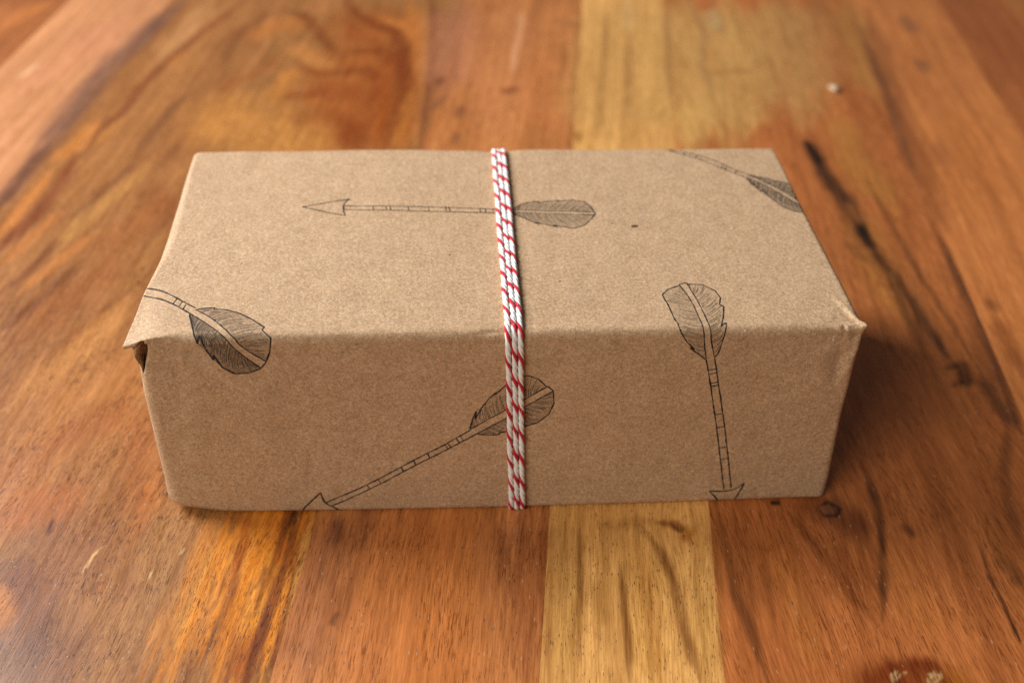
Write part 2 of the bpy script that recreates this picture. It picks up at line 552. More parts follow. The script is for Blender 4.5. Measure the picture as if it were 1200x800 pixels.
st([(752, 650), (768, 740), (772, 800)], 2.6, (188, 122, 58), 0.5)
st([(755, 618), (762, 630), (776, 650), (790, 682), (801, 734), (816, 785), (822, 800)], 2.0, (140, 84, 38), 0.8, 0.5)
st([(770, 612), (790, 614), (806, 624)], 2.0, (146, 84, 34), 0.85, 0.6)
st([(800, 628), (808, 630), (812, 622)], 1.4, (196, 124, 50), 0.9, 0.4)
st([(770, 610), (740, 612), (700, 616)], 3, (176, 122, 64), 0.5)
st([(790, 617), (797, 622)], 0.7, (88, 48, 20), 0.8)
st([(922, -5), (930, 80), (945, 150)], 17, (192, 138, 84), 0.8, 0.6)
st([(892, -5), (900, 60), (896, 130)], 9, (198, 146, 88), 0.7, 0.6)
# right board with the black vein
st([(990, 0), (1010, 60), (1030, 120)], 12, (176, 124, 66), 0.6)
st([(1018, 10), (1040, 90), (1075, 200), (1104, 260)], 8, (150, 86, 48), 0.75, 0.3)
st([(1000, 20), (1018, 60), (1038, 105), (1057, 165), (1080, 220)], 3.4, (120, 70, 46), 0.7, 0.5)
st([(1110, 290), (1150, 385), (1190, 480)], 7, (140, 80, 44), 0.7, 0.4, 7)
st([(1085, 250), (1140, 358), (1192, 495)], 2.4, (96, 54, 34), 0.7, 0.5, 7)
st([(980, 130), (1000, 190), (1050, 250)], 10, (186, 124, 62), 0.6)
st([(1000, 240), (1030, 310), (1060, 380)], 9, (192, 124, 58), 0.5)
st([(944, 165), (966, 205), (987, 229), (1016, 284), (1059, 337), (1103, 406), (1128, 440)], 6.5, (128, 74, 38), 0.6, 0.5)
st([(946, 168), (951, 176), (966, 205), (987, 229), (1000, 250), (1016, 284)], 3.8, (52, 30, 19), 0.85, 0.8)
st([(948, 170), (960, 186)], 4, (24, 14, 10), 0.85, 0.4)
st([(1008, 268), (1020, 287)], 3.2, (22, 12, 8), 0.9, 0.4)
st([(992, 236), (1008, 262)], 2.2, (150, 86, 46), 0.7, 0.3)
st([(1014, 280), (1037, 309), (1059, 337), (1081, 375), (1103, 406), (1122, 432)], 2.3, (66, 36, 20), 0.75, 0.8)
st([(1110, 432), (1126, 428), (1132, 446), (1118, 452)], 3.4, (60, 32, 18), 0.8, 0.5)
st([(990, 280), (1006, 300), (1022, 310)], 2.0, (138, 82, 44), 0.6)
st([(1040, 320), (1052, 345), (1064, 372), (1087, 419)], 1.8, (92, 52, 26), 0.65, 0.6)
st([(1010, 200), (1040, 255), (1075, 319), (1103, 359), (1131, 406), (1155, 445)], 1.8, (112, 66, 36), 0.65, 0.6)
st([(1150, 440), (1175, 480), (1195, 505)], 3.2, (70, 40, 26), 0.7, 0.6)
st([(1180, 500), (1176, 560), (1195, 640)], 2.4, (96, 54, 28), 0.55, 0.5)
# far right board
st([(1062, 25), (1068, 33)], 6, (138, 90, 66), 0.6)
st([(1079, 74), (1083, 80)], 5, (134, 84, 58), 0.65)
st([(1130, 0), (1165, 40), (1200, 90)], 24, (164, 90, 50), 0.7)
st([(1185, 0), (1200, 12)], 8, (186, 118, 60), 0.6)
st([(1080, 160), (1090, 220), (1110, 270)], 8, (162, 92, 48), 0.5)
st([(1100, 165), (1108, 195)], 3, (146, 88, 56), 0.5)
st([(1160, 355), (1164, 360)], 3, (126, 70, 38), 0.7)
st([(1165, 370), (1185, 410), (1200, 440)], 4, (140, 74, 34), 0.65)
st([(1130, 120), (1150, 260)], 14, (196, 116, 62), 0.5)
# front right
st([(838, 588), (848, 635), (862, 695), (878, 734), (894, 780), (900, 800)], 1.8, (112, 62, 32), 0.75, 0.5)
st([(850, 590), (862, 650), (890, 720)], 4, (150, 86, 44), 0.6)
st([(880, 625), (895, 670), (908, 720)], 3.0, (146, 82, 42), 0.55)
st([(905, 630), (930, 700), (960, 790)], 6, (190, 114, 58), 0.6)
st([(912, 660), (930, 700), (932, 740)], 1.0, (206, 130, 70), 0.6)
st([(924, 600), (945, 625), (960, 644), (987, 680), (1008, 710), (1030, 732)], 2.0, (122, 64, 30), 0.65, 0.5)
st([(960, 625), (985, 660), (1010, 700), (1026, 720)], 5.5, (150, 82, 38), 0.6)
st([(1000, 600), (1015, 650), (1025, 700)], 5.5, (152, 84, 40), 0.6)
st([(1010, 540), (1021, 569), (1030, 599), (1034, 635), (1036, 671), (1034, 728)], 1.8, (84, 44, 22), 0.8, 0.4)
st([(1045, 640), (1070, 700), (1090, 750)], 6, (194, 116, 58), 0.55)
st([(955, 592), (980, 600), (1000, 612)], 6, (96, 46, 24), 0.7)
st([(958, 594), (970, 588), (984, 596), (980, 604), (966, 604), (958, 596)], 0.9, (48, 24, 14), 0.85, 0.3)
st([(967, 597), (976, 597)], 1.2, (126, 84, 62), 0.7, 0.3)
st([(905, 589), (912, 589)], 0.9, (30, 16, 10), 0.9, 0.2)
st([(1062, 619), (1068, 624)], 2.0, (110, 60, 34), 0.7)
st([(1174, 660), (1182, 667), (1190, 676)], 2.6, (96, 52, 32), 0.75, 0.3)
st([(1178, 664), (1186, 672)], 0.8, (150, 96, 66), 0.6, 0.3)
st([(1145, 630), (1160, 676), (1172, 700), (1186, 730), (1200, 760)], 0.7, (70, 34, 18), 0.8, 0.4)
st([(1158, 672), (1167, 692)], 0.7, (60, 30, 16), 0.8, 0.3)
st([(1184, 728), (1198, 755)], 0.6, (56, 28, 14), 0.8, 0.3)
st([(1160, 600), (1185, 690), (1200, 720)], 5, (158, 92, 44), 0.5)
# resin stain with a pale crust
st([(1024, 798), (1050, 782), (1085, 780), (1110, 796)], 3.4, (112, 46, 14), 0.92, 0.45)
st([(1022, 805), (1060, 800), (1112, 805)], 6.0, (124, 54, 18), 0.92, 0.3)
st([(1116, 795), (1130, 800)], 3, (170, 100, 30), 0.6)
for cx, cy in ((1052, 793), (1095, 793)):
    for k in range(9):
        x, y = cx + random.uniform(-8, 8), cy + random.uniform(-5, 8)
        st([(x, y), (x + random.uniform(-3, 3), y + random.uniform(-3, 3))], random.uniform(0.35, 0.8), (204, 162, 116), 0.65, 0.8)

WOODC = np.array([1.0, 1.02, 0.90])
for only_, line in ((6, [(645, 590), (643, 810)]), (6, [(837, 585), (847, 810)]), (7, [(838, 585), (848, 810)])):
    st(line, 1.6, (160, 98, 48), 0.55, 0.9, only_)
STROKES = []
for pts, w, c, op, wob, only in ST:
    STROKES.append((P(pts), w / 1000, lin(c) * WOODC, op, wob, only))


def paint(u, v, plank, tone):
    """wood figure: soft strokes laid along their polylines"""
    jit = 0.6 * fbm(u / 0.0045, v / 0.018, 91, 3) + 0.55 * fbm(u / 0.0013, v / 0.020, 95, 2)
    fib = fbm(u / 0.0010, v / 0.016, 97, 2)
    for k, (pl, w, c, op, wob, only) in enumerate(STROKES):
        if only is not None and only != plank:
            continue
        m = w * 2.0
        box = (u > pl[:, 0].min() - m) & (u < pl[:, 0].max() + m) & (v > pl[:, 1].min() - m) & (v < pl[:, 1].max() + m)
        idx = np.nonzero(box)[0]
        if not len(idx):
            continue
        uu, vv = u[idx], v[idx]
        best = np.full(len(idx), 1e9)
        along = np.zeros(len(idx))
        seg = np.linalg.norm(np.diff(pl, axis=0), axis=1)
        cum = np.r_[0, np.cumsum(seg)]
        for q, (a, b) in enumerate(zip(pl[:-1], pl[1:])):
            d = b - a
            L2 = max((d ** 2).sum(), 1e-12)
            s = np.clip(((uu - a[0]) * d[0] + (vv - a[1]) * d[1]) / L2, 0, 1)
            dd = np.hypot(uu - a[0] - s * d[0], (vv - a[1] - s * d[1]) * (1.0 if cum[-1] > 4 * w else 0.7))
            near = dd < best
            best = np.where(near, dd, best)
            along = np.where(near, cum[q] + s * seg[q], along)
        # strokes thin out towards their ends
        if cum[-1] > 5 * w:
            t = along / cum[-1]
            tap = 0.35 + 0.65 * smooth(0, 0.22, t) * smooth(1, 0.78, t)
        else:
            tap = 1.0
        we = w * tap
        best = best + jit[idx] * w * wob
        al = 1.12 * op * (0.35 + 0.65 * tap) * (1 - smooth(0.2 * we, 1.45 * we, best)) * np.clip(0.88 + 0.35 * fib[idx], 0, 1.1)
        tone[idx] += (c - tone[idx]) * np.clip(al, 0, 1)[:, None]


table = tag(empty('table', (0, 0, 0)), 'wooden table top of oiled orange, yellow and brown planks under the parcel', 'table')
table.rotation_euler = (0, 0, -A)
THICK = 0.028
VS = np.concatenate([np.arange(-0.16, 0.125, 0.0009), np.arange(0.125, 0.62, 0.0022)])
for i in range(len(EDGES) - 1):
    a, b = EDGES[i] + 0.00001, EDGES[i + 1] - 0.00001
    near = -0.24 < a and b < 0.26
    US = np.linspace(a, b, max(8, int((b - a) / (0.0006 if near else 0.0015))))
    vs = VS if near else VS[::2]
    U, V = np.meshgrid(US, vs, indexing='ij')
    nu, nv = U.shape
    u, v = U.ravel(), V.ravel()
    tone = np.repeat((lin(BASE[i]) * WOODC)[None], len(u), 0)
    # soft lengthwise bands, each board with its own rhythm
    warp = 0.004 * fbm(u / 0.05, v / 0.12, 300 + i, 2)
    bands = 0.55 * fbm((u + warp) / 0.011, v / 0.22, 10 + i * 7, 3) + 0.45 * fbm((u + warp) / 0.0032, v / 0.11, 40 + i * 7, 3)
    blot = fbm(u / 0.022, v / 0.05, 70 + i * 5, 3)
    g = 1.03 + 0.32 * bands + 0.13 * blot
    g = np.maximum(g, 0.4)
    tone = tone * np.stack([g ** 0.85, g, g ** 1.14], 1)
    paint(u, v, i, tone)
    if i == 4:      # fiery streaks along the edge of this board
        zone = smooth(-0.105, -0.078, u + 0.004 * fbm(u / 0.01, v / 0.05, 15, 2)) * smooth(0.09, 0.03, v)
        s1 = fbm((u + 0.6 * warp) / 0.0019, v / 0.030, 640, 3)
        for lo_, hi_, cc in ((0.05, 0.45, (112, 50, 10)), (-0.05, -0.45, (218, 132, 42))):
            w_ = zone * smooth(lo_, hi_, s1) if hi_ > lo_ else zone * smooth(-lo_, -hi_, -s1)
            tone += (lin(cc) * WOODC - tone) * (0.7 * w_)[:, None]
    fine = 1 + 0.20 * fbm((u + warp) / 0.0013, v / (0.022 if i in (3, 4) else 0.07), 140 + i, 2)
    tone = np.clip(tone * np.stack([fine ** 0.8, fine, fine ** 1.2], 1), 0.004, 0.9)
    # fibre direction: straight, with a slant on the right boards and bends round the knots
    gu = u + 0.0025 * fbm(u / 0.03, v / 0.07, 200 + i, 2) + {7: 0.16, 8: 0.05, 4: -0.05}.get(i, 0) * v
    for kp, kr, ks in (((970, 597), 0.012, 0.006), ((802, 624), 0.010, 0.006), ((115, 688), 0.010, 0.005), ((1182, 667), 0.009, 0.005)):
        k = P([kp])[0]
        r2 = ((u - k[0]) / kr) ** 2 + ((v - k[1]) / (kr * 1.6)) ** 2
        gu = gu - 0.8 * ks * np.tanh((u - k[0]) / kr * 1.2) * np.exp(-r2)
    z = 0.00005 * fbm(u / 0.03, v / 0.09, 400 + i, 2) - 0.00002 * (1 - smooth(0, 0.0004, np.minimum(u - a, b - u)))
    z = z + {0: 0, 1: 4e-5, 2: 0, 3: 5e-5, 4: 0, 5: 3e-5, 6: -3e-5, 7: 4e-5}.get(i, 0)
    top = np.stack([u, v, z], 1)
    # top sheet, then a ring of side walls and the underside
    ids = np.arange(nu * nv).reshape(nu, nv)
    quads = np.stack([ids[:-1, :-1], ids[1:, :-1], ids[1:, 1:], ids[:-1, 1:]], -1).reshape(-1, 4)
    ring = np.concatenate([ids[:, 0], ids[-1, 1:], ids[-2::-1, -1], ids[0, -2:0:-1]])
    low = top[ring].copy()
    low[:, 2] = -THICK
    base = nu * nv
    li = base + np.arange(len(ring))
    hi_ = li + len(ring)
    walls = np.stack([hi_, np.roll(hi_, -1), np.roll(li, -1), li], -1)[:, ::-1]
    vts = np.concatenate([top, low, top[ring]])
    faces = np.concatenate([quads, walls])
    o = make_mesh('plank', vts, faces, WOOD, table)
    me = o.data
    n_low = len(ring)
    tone_all = np.concatenate([tone, tone[ring], tone[ring]])
    at = me.attributes.new('tone', 'FLOAT_COLOR', 'POINT')
    at.data.foreach_set('color', np.concatenate([tone_all, np.ones((len(tone_all), 1))], 1).astype(np.float32).ravel())
    gr = np.stack([gu + i * 0.731, v * (1.9 if i in (3, 4) else 1.0) + i * 0.37, np.full(len(u), i * 0.9)], 1)
    gr = np.concatenate([gr, gr[ring], gr[ring]])
    at = me.attributes.new('grain', 'FLOAT_VECTOR', 'POINT')
    at.data.foreach_set('vector', gr.astype(np.float32).ravel())
    at = me.attributes.new('streak', 'FLOAT', 'POINT')
    at.data.foreach_set('value', np.full(len(gr), STREAK[i], np.float32))
    at = me.attributes.new('pore', 'FLOAT', 'POINT')
    at.data.foreach_set('value', np.full(len(gr), PORE[i], np.float32))

# ------------------------------------------------------------------ the parcel
LO = np.array([-0.105, -0.0003, 0.0001])
HI = np.array([0.105, 0.1112, 0.0686])
HT = HI[2]
# where the twine runs, as x along the top and the front
xt_back = on_z([(584.5, 178)], HT)[0, 0]
xt_front = on_z([(602.5, 388)], HT)[0, 0]
xt_low = on_y([(605, 590)], 0.0)[0, 0]


def twine_x(p):
    """x of the twine centre for a point of the sharp box"""
    y, z = p[:, 1], p[:, 2]
    on_front = smooth(0.003, 0.0, y)
    top = xt_front + (xt_back - xt_front) * y / HI[1]
    front = xt_front + (xt_low - xt_front) * (HT - z) / HT
    return top * (1 - on_front) + front * on_front


CREASES = []


def crease(a, b, w, h, plane='f'):
    f = (lambda q: on_y([q], 0.0)[0]) if plane == 'f' else (lambda q: on_z([q], HT)[0])
    CREASES.append((f(a), f(b), w / 1000, h / 1000))


# crumple of the near right corner, hollow and dimples of the near left one
crease((980, 350), (1015, 385), 1.0, 0.40, 't')
crease((986, 362), (1008, 383), 1.0, -0.35, 't')
crease((991, 374), (989, 392), 0.6, -0.45)
crease((994, 372), (992, 406), 0.9, 0.40)
crease((984, 372), (986, 402), 1.4, 0.40)
crease((985, 408), (980, 442), 2.2, -0.6)
crease((1012, 392), (984, 446), 1.3, 0.50)
crease((1003, 388), (1000, 402), 1.2, -0.25)
crease((955, 398), (972, 470), 3.0, 0.35)
crease((300, 470), (330, 560), 5.0, 0.30)
crease((225, 440), (238, 560), 4.0, 0.35)
crease((420, 500), (470, 580), 4.0, -0.30)
crease((455, 578), (472, 566), 1.0, 0.22)
crease((690, 420), (740, 560), 6.0, 0.30)
crease((880, 420), (900, 560), 5.0, -0.30)
crease((212, 412), (215, 424), 1.0, 0.35)
crease((205, 420), (216, 470), 3.0, -0.4)
crease((560, 391), (590, 386), 0.8, -0.35)
crease((575, 396), (594, 392), 1.2, 0.35)
crease((430, 392), (520, 394), 2.5, 0.25)
crease((404, 393), (412, 402), 0.7, -0.3)


def radius(p):
    t = smooth(-0.105, -0.085, p[:, 0])
    r = 0.0042 + (0.0026 - 0.0042) * t
    t2 = smooth(0.085, 0.105, p[:, 0])
    r = r + (0.0018 - 0.0026) * t2
    r = r * (1 - 0.9 * smooth(0.048, 0.020, p[:, 1]) * smooth(-0.090, -0.098, p[:, 0]) * smooth(HT - 0.012, HT - 0.006, p[:, 2]))
    r = r * (1 - 0.45 * smooth(0.06, 0.10, p[:, 1])) * (1 - 0.2 * smooth(0.03, 0.004, p[:, 2]))
    low = smooth(0.03, 0.004, p[:, 2]) * smooth(-0.08, -0.104, p[:, 0])
    return r + 0.0030 * low


def deform(p):
    """sharp box surface -> wrapped paper surface, with normals"""
    p = np.asarray(p, float)
    r = radius(p)[:, None]
    inner = np.clip(p, LO + r, HI - r)
    d = p - inner
    n = d / np.maximum(np.linalg.norm(d, axis=1, keepdims=True), 1e-9)
    q = inner + n * r
    x, y, z = p.T
    h = 0.00050 * fbm(x / 0.040 + 3, (y + z) / 0.04, 500, 2) + 0.00016 * fbm(x / 0.012, (y - z) / 0.012, 510, 2)
    h = h * smooth(0.0, 0.012, z)
    front = smooth(0.004, 0.0, y)
    h = h + front * 0.0011 * np.clip(1 - (x / 0.1) ** 2, 0, 1) * (0.35 + 0.65 * smooth(0.06, 0.0, z))
    h = h + front * 0.0009 * smooth(0.035, 0.0, z)
    # the taut twine bites a little at the edges
    dx = x - twine_x(p)
    edge = np.exp(-((y / 0.006) ** 2 + ((HT - z) / 0.006) ** 2)) + np.exp(-(((HI[1] - y) / 0.006) ** 2 + ((HT - z) / 0.006) ** 2))
    h = h - 0.0008 * edge * np.exp(-(dx / 0.006) ** 2)
    for a, b, w, hh in CREASES:
        s = b - a
        m = (np.abs(x - (a[0] + b[0]) / 2) < abs(s[0]) / 2 + 4 * w) & (y < 0.05) & (z > 0.02)
        i = np.nonzero(m)[0]
        t = np.clip(((p[i] - a) @ s) / (s @ s), 0, 1)
        dist = np.linalg.norm(p[i] - a - t[:, None] * s, axis=1)
        h[i] += hh * np.exp(-(dist / w) ** 2) * (0.5 + 0.5 * np.sin(np.pi * np.clip(t, 0.05, 0.95)))
    # right near corner is pulled out to a point
    c = np.array([HI[0], 0, HT])
    dc = np.linalg.norm(p - c, axis=1)
    q = q + np.array([0.5, -0.15, 0.35]) * (0.0022 * np.exp(-(dc / 0.0035) ** 2))[:, None]
    h = h + 0.00060 * fbm(x / 0.0042, (y - z) / 0.0050, 530, 3) * np.exp(-(dc / 0.013) ** 2)
    dl = np.linalg.norm(p - np.array([LO[0], 0, HT - 0.012]), axis=1)
    h = h + 0.00035 * fbm(x / 0.005, (y - z) / 0.007, 540, 3) * np.exp(-(dl / 0.014) ** 2)
    q = q + n * h[:, None]
    # ear of paper standing out at the near left corner
    ea = np.exp(-((x - LO[0]) / 0.0042) ** 2) * np.clip(1 - y / 0.034, 0, 1) ** 1.1 * smooth(HT - 0.0026, HT - 0.0010, z)
    q = q + EAR * ea[:, None]
    # hollow behind the near left corner
    k0, k1 = HOL
    s = k1 - k0
    t = np.clip(((p - k0) @ s) / (s @ s), 0, 1)
    dist = np.linalg.norm((p - k0 - t[:, None] * s) * np.array([1, 0.35, 1]), axis=1)
    wid = 0.0004 + 0.0008 * np.sin(np.pi * np.clip(t, 0.02, 0.98))
    q[:, 1] += 0.0048 * np.exp(-(dist / wid) ** 4) * (y < 0.006)
    q[:, 2] = np.maximum(q[:, 2], 0.0006)
    return q, n


EAR = on_y([(143.0, 405.0)], -0.0012)[0] - np.array([LO[0], 0, HT])
HOL = (on_y([(169.5, 397)], 0.0)[0], on_y([(164, 437)], 0.0)[0])


def surf(uv, lift=0.0):
    """(u, v) on the unfolded paper -> 3D; v > 0 runs back over the top, v < 0 down the front"""
    uv = np.asarray(uv, float)
    u, v = np.clip(uv[:, 0], LO[0], HI[0] - 0.0002), uv[:, 1]
    p = np.stack([u, np.clip(v, 0, HI[1]), np.where(v < 0, np.maximum(HT + v, LO[2]), HT)], 1)
    q, n = deform(p)
    return q + n * lift


parcel = tag(empty('wrapped_parcel', (0, 0, 0)), 'kraft paper wrapped parcel printed with black feathered arrows', 'gift box')


def axis_points(lo, hi, step, fine, span):
    a = np.arange(lo, lo + span, fine)
    c = np.arange(hi - span, hi + fine / 2, fine)
    c = np.linspace(hi - span, hi, len(c))
    m = np.linspace(lo + span, hi - span, int((hi - lo - 2 * span) / step) + 2)[1:-1]
    return np.concatenate([a, m, c])


def build_wrap():
    xs = axis_points(LO[0], HI[0], 0.0009, 0.00035, 0.016)
    ys = axis_points(LO[1], HI[1], 0.0009, 0.00035, 0.012)
    zs = axis_points(LO[2], HI[2], 0.0009, 0.00035, 0.016)
    pts, quads, off = [], [], 0

    def face(ax1, ax2, fixed_ax, val, flip):
        nonlocal off
        g1, g2 = np.meshgrid(ax1[1], ax2[1], indexing='ij')
        p = np.zeros((g1.size, 3))
        p[:, ax1[0]], p[:, ax2[0]], p[:, fixed_ax] = g1.ravel(), g2.ravel(), val
        ids = np.arange(g1.size).reshape(g1.shape) + off
        q = np.stack([ids[:-1, :-1], ids[1:, :-1], ids[1:, 1:], ids[:-1, 1:]], -1).reshape(-1, 4)
        pts.append(p)
        quads.append(q[:, ::-1] if flip else q)
        off += g1.size
    X, Y, Z = (0, xs), (1, ys), (2, zs)
    face(X, Z, 1, LO[1], False)
    face(X, Z, 1, HI[1], True)
    face(X, Y, 2, HI[2], False)
    face(X, Y, 2, LO[2], True)
    face(Y, Z, 0, HI[0], False)
    face(Y, Z, 0, LO[0], True)
    p = np.concatenate(pts)
    q = np.concatenate(quads)
    key = np.round(p * 1e6).astype(np.int64)
    _, first, inv = np.unique(key, axis=0, return_index=True, return_inverse=True)
    inv = inv.ravel()
    return make_mesh('wrapping_paper', deform(p[first])[0], inv[q], KRAFT, parcel)


wrap = build_wrap()


def sheet(name, corners, n, mat, parent, thick=0.00018, bow=0.0):
    """a slightly bowed quad of paper with its own thickness"""
    c = np.array(corners, float)
    g = np.linspace(0, 1, n)
    S, T = np.meshgrid(g, g, indexing='ij')
    S, T = S.ravel()[:, None], T.ravel()[:, None]
    p = c[0] * (1 - S) * (1 - T) + c[1] * S * (1 - T) + c[2] * S * T + c[3] * (1 - S) * T
    nn = np.cross(c[1] - c[0], c[3] - c[0])
    nn = nn / np.linalg.norm(nn)
    p = p + nn * (bow * (4 * S * (1 - S)) * (4 * T * (1 - T)))
    ids = np.arange(n * n).reshape(n, n)
    q = np.stack([ids[:-1, :-1], ids[1:, :-1], ids[1:, 1:], ids[:-1, 1:]], -1).reshape(-1, 4)
    o = make_mesh(name, p, q, mat, parent)
    m = o.modifiers.new('thickness', 'SOLIDIFY')
    m.thickness = thick
    m.offset = 0
    return o


# folded ends: the lower flap, then the upper one over it
for s in (-1, 1):
    x = s * 0.1053
    w = 0.030
    y0, y1, z0, z1 = 0.004, HI[1] - 0.004, 0.004, HT - 0.012
    a = [(x, y0 + 0.002, z0), (x, y1 - 0.002, z0), (x, y1 - w, z0 + 0.040), (x, y0 + w, z0 + 0.040)]
    b = [(x + s * 0.0005, y0, z1), (x + s * 0.0005, y1, z1), (x + s * 0.0007, y1 - w, z1 - 0.042), (x + s * 0.0007, y0 + w, z1 - 0.042)]
    for c in (a, b):
        c = c if s > 0 else [c[1], c[0], c[3], c[2]]
        sheet('end_flap', c, 14, KRAFT, parcel, bow=0.0003)

# ------------------------------------------------------------------ printed arrows: ink laid on the paper surface


def px_uv(pts):
    t = on_z(pts, HT)
    f = on_y(pts, 0.0)
    uv = np.where((t[:, 1] >= 0)[:, None], t[:, :2], np.stack([f[:, 0], f[:, 2] - HT], 1))
    return uv


def resample(uv, step=0.0005, n=None):
    d = np.r_[0, np.cumsum(np.hypot(*np.diff(uv, axis=0).T))]
    k = n or max(2, int(d[-1] / step) + 1)
    s = np.linspace(0, d[-1], k)
    return np.stack([np.interp(s, d, uv[:, 0]), np.interp(s, d, uv[:, 1])], 1)


def soften(uv, times=2):
    for _ in range(times):
        if len(uv) < 3:
            return uv
        q = uv[:-1] * 0.75 + uv[1:] * 0.25
        r = uv[:-1] * 0.25 + uv[1:] * 0.75
        uv = np.concatenate([uv[:1], np.stack([q, r], 1).reshape(-1, 2)[1:-1], uv[-1:]])
    return uv


class Print:
    def __init__(self):
        self.v, self.f, self.n = [], [], 0

    def ribbon(self, uv, w, lift=0.00006, taper=False, wob=0.5):
        uv = resample(uv)
        if len(uv) < 2:
            return
        t = np.gradient(uv, axis=0)
        t /= np.maximum(np.linalg.norm(t, axis=1, keepdims=True), 1e-12)
        nn = np.stack([-t[:, 1], t[:, 0]], 1)
        s0 = rng.uniform(0, 100)
        s = np.arange(len(uv)) * 0.4 + s0
        ww = w / 2 * (1 + wob * vnoise(s, s * 0 + 0.5, 3))
        if taper:
            ww = ww * np.linspace(1, 0.35, len(uv))
        c = uv + nn * (0.00006 * vnoise(s * 0.5, s * 0 + 7.5, 5))[:, None]
        # leave out what would run off the paper
        keep = (c[:, 0] > LO[0] + 0.00005) & (c[:, 0] < HI[0] - 0.0004) & (c[:, 1] < HI[1] - 0.0004) & (c[:, 1] > LO[2] - HT + 0.0006)
        a, b = surf(c - nn * ww[:, None], lift), surf(c + nn * ww[:, None], lift)
        k = len(uv)
        self.v.append(np.concatenate([a, b]))
        i = np.arange(k - 1)
        f = np.stack([i, i + 1, i + 1 + k, i + k], 1)[keep[:-1] & keep[1:]] + self.n
        self.f.append(f)
        self.n += 2 * k

    def patch(self, a, b, m=8, lift=0.00004):
        n = max(len(a), 2)
        s = np.linspace(0, 1, m)
        g = a[:, None] * (1 - s)[None, :, None] + b[:, None] * s[None, :, None]
        flat = g.reshape(-1, 2)
        keep = ((flat[:, 0] < HI[0] - 0.0004) & (flat[:, 0] > LO[0] + 0.0004)).reshape(n, m)
        self.v.append(surf(flat, lift))
        ids = np.arange(n * m).reshape(n, m)
        q = np.stack([ids[:-1, :-1], ids[1:, :-1], ids[1:, 1:], ids[:-1, 1:]], -1)
        kk = keep[:-1, :-1] & keep[1:, :-1] & keep[1:, 1:] & keep[:-1, 1:]
        self.f.append(q[kk].reshape(-1, 4) + self.n)
        self.n += n * m

    def build(self, name, mats, parent, mat_index=None):
        o = make_mesh(name, np.concatenate(self.v), np.concatenate(self.f), mats[0], parent, False)
        for m in mats[1:]:
            o.data.materials.append(m)
        return o


LW = 0.00041
WASHES = {}


def wash_ink(a):
    if a not in WASHES:
        WASHES[a] = ink_material('pale_print_ink', a, (0.035, 0.034, 0.034, 1))
    return WASHES[a]


def arrow(label, shaft_lines, bars, head, rachis, vanes, hatch=(26, 26), lw=LW, wash=(0.14, 0.14)):
    sh = Print()
    for ln in shaft_lines:
        sh.ribbon(soften(px_uv(ln)), lw)
    for b in bars:
        sh.ribbon(px_uv(b), lw * 0.8)
    o = sh.build('arrow_print', [INK], parcel)
    o['label'] = label
    if head:
        hd = Print()
        for ln in head:
            hd.ribbon(px_uv(ln), lw * 1.15)
        hd.build('arrowhead', [INK], o)
    # feather: outline, thin barbs, a pale wash
    fe, th, was = Print(), Print(), (Print(), Print())
    r0, r1 = (soften(px_uv(r)) for r in rachis)
    for r in (r0, r1):
        fe.ribbon(r, lw * 0.85)
    if len(rachis[0]) and np.linalg.norm(r0[-1] - r1[-1]) < 0.004:
        fe.ribbon(np.stack([r0[-1], r1[-1]]), lw)
    for vi, (v, r) in enumerate(zip(vanes, (r0, r1))):
        out_uv = px_uv(v)
        fe.ribbon(out_uv, lw * 0.95)
        ax = out_uv[-1] - out_uv[0]
        pr, keep = -1e9, []
        for q in out_uv:
            if (q - out_uv[0]) @ ax > pr:
                pr = (q - out_uv[0]) @ ax
                keep.append(q)
        out_uv = soften(np.array(keep), 2)
        # outer line without the notches for barbs and wash
        N = 60
        oo, rr = resample(out_uv, n=N), resample(r, n=N)
        was[vi].patch(rr, oo)
        k = hatch[vi]
        for j in range(k):
            t = (j + rng.uniform(-0.3, 0.3)) / k
            t = min(max(t, 0.01), 0.97)
            a = rr[int(t * (N - 1))]
            b = oo[min(N - 1, int((t + 0.10) * (N - 1)))]
            e = rng.uniform(0.55, 1.0)
            mid = a * 0.5 + b * 0.5 + (rr[min(N - 1, int((t + 0.06) * (N - 1)))] - a) * -0.25
            ln = soften(np.stack([a + (b - a) * rng.uniform(0, .12), mid, a + (b - a) * e]))
            th.ribbon(ln if rng.random() < 0.5 else ln[::-1], lw * 0.5, 0.00005, True)
    f = fe.build('feather', [INK], o)
    # barbs and wash belong to the same feather mesh, with thinner inks
    for extra, mat in ((th, INK_THIN), (was[0], wash_ink(wash[0])), (was[1], wash_ink(wash[1]))):
        base = len(f.data.vertices)
        old = f.data
        vv = np.zeros(base * 3, np.float32)
        old.vertices.foreach_get('co', vv)
        fv = np.zeros(len(old.polygons) * 4, np.int32)
        old.loops.foreach_get('vertex_index', fv)
        mi = np.zeros(len(old.polygons), np.int32)
        old.polygons.foreach_get('material_index', mi)
        ev, ef = np.concatenate(extra.v), np.concatenate(extra.f)
        me = make_mesh('feather', np.concatenate([vv.reshape(-1, 3), ev]), np.concatenate([fv.reshape(-1, 4), ef + base]), None, None, False)
        nd = me.data
        mats = [m for m in old.materials] + [mat]
        for m in mats:
            nd.materials.append(m)
        nd.polygons.foreach_set('material_index', np.concatenate([mi, np.full(len(ef), len(mats) - 1, np.int32)]))
        f.data = nd
        bpy.data.objects.remove(me)
    return o


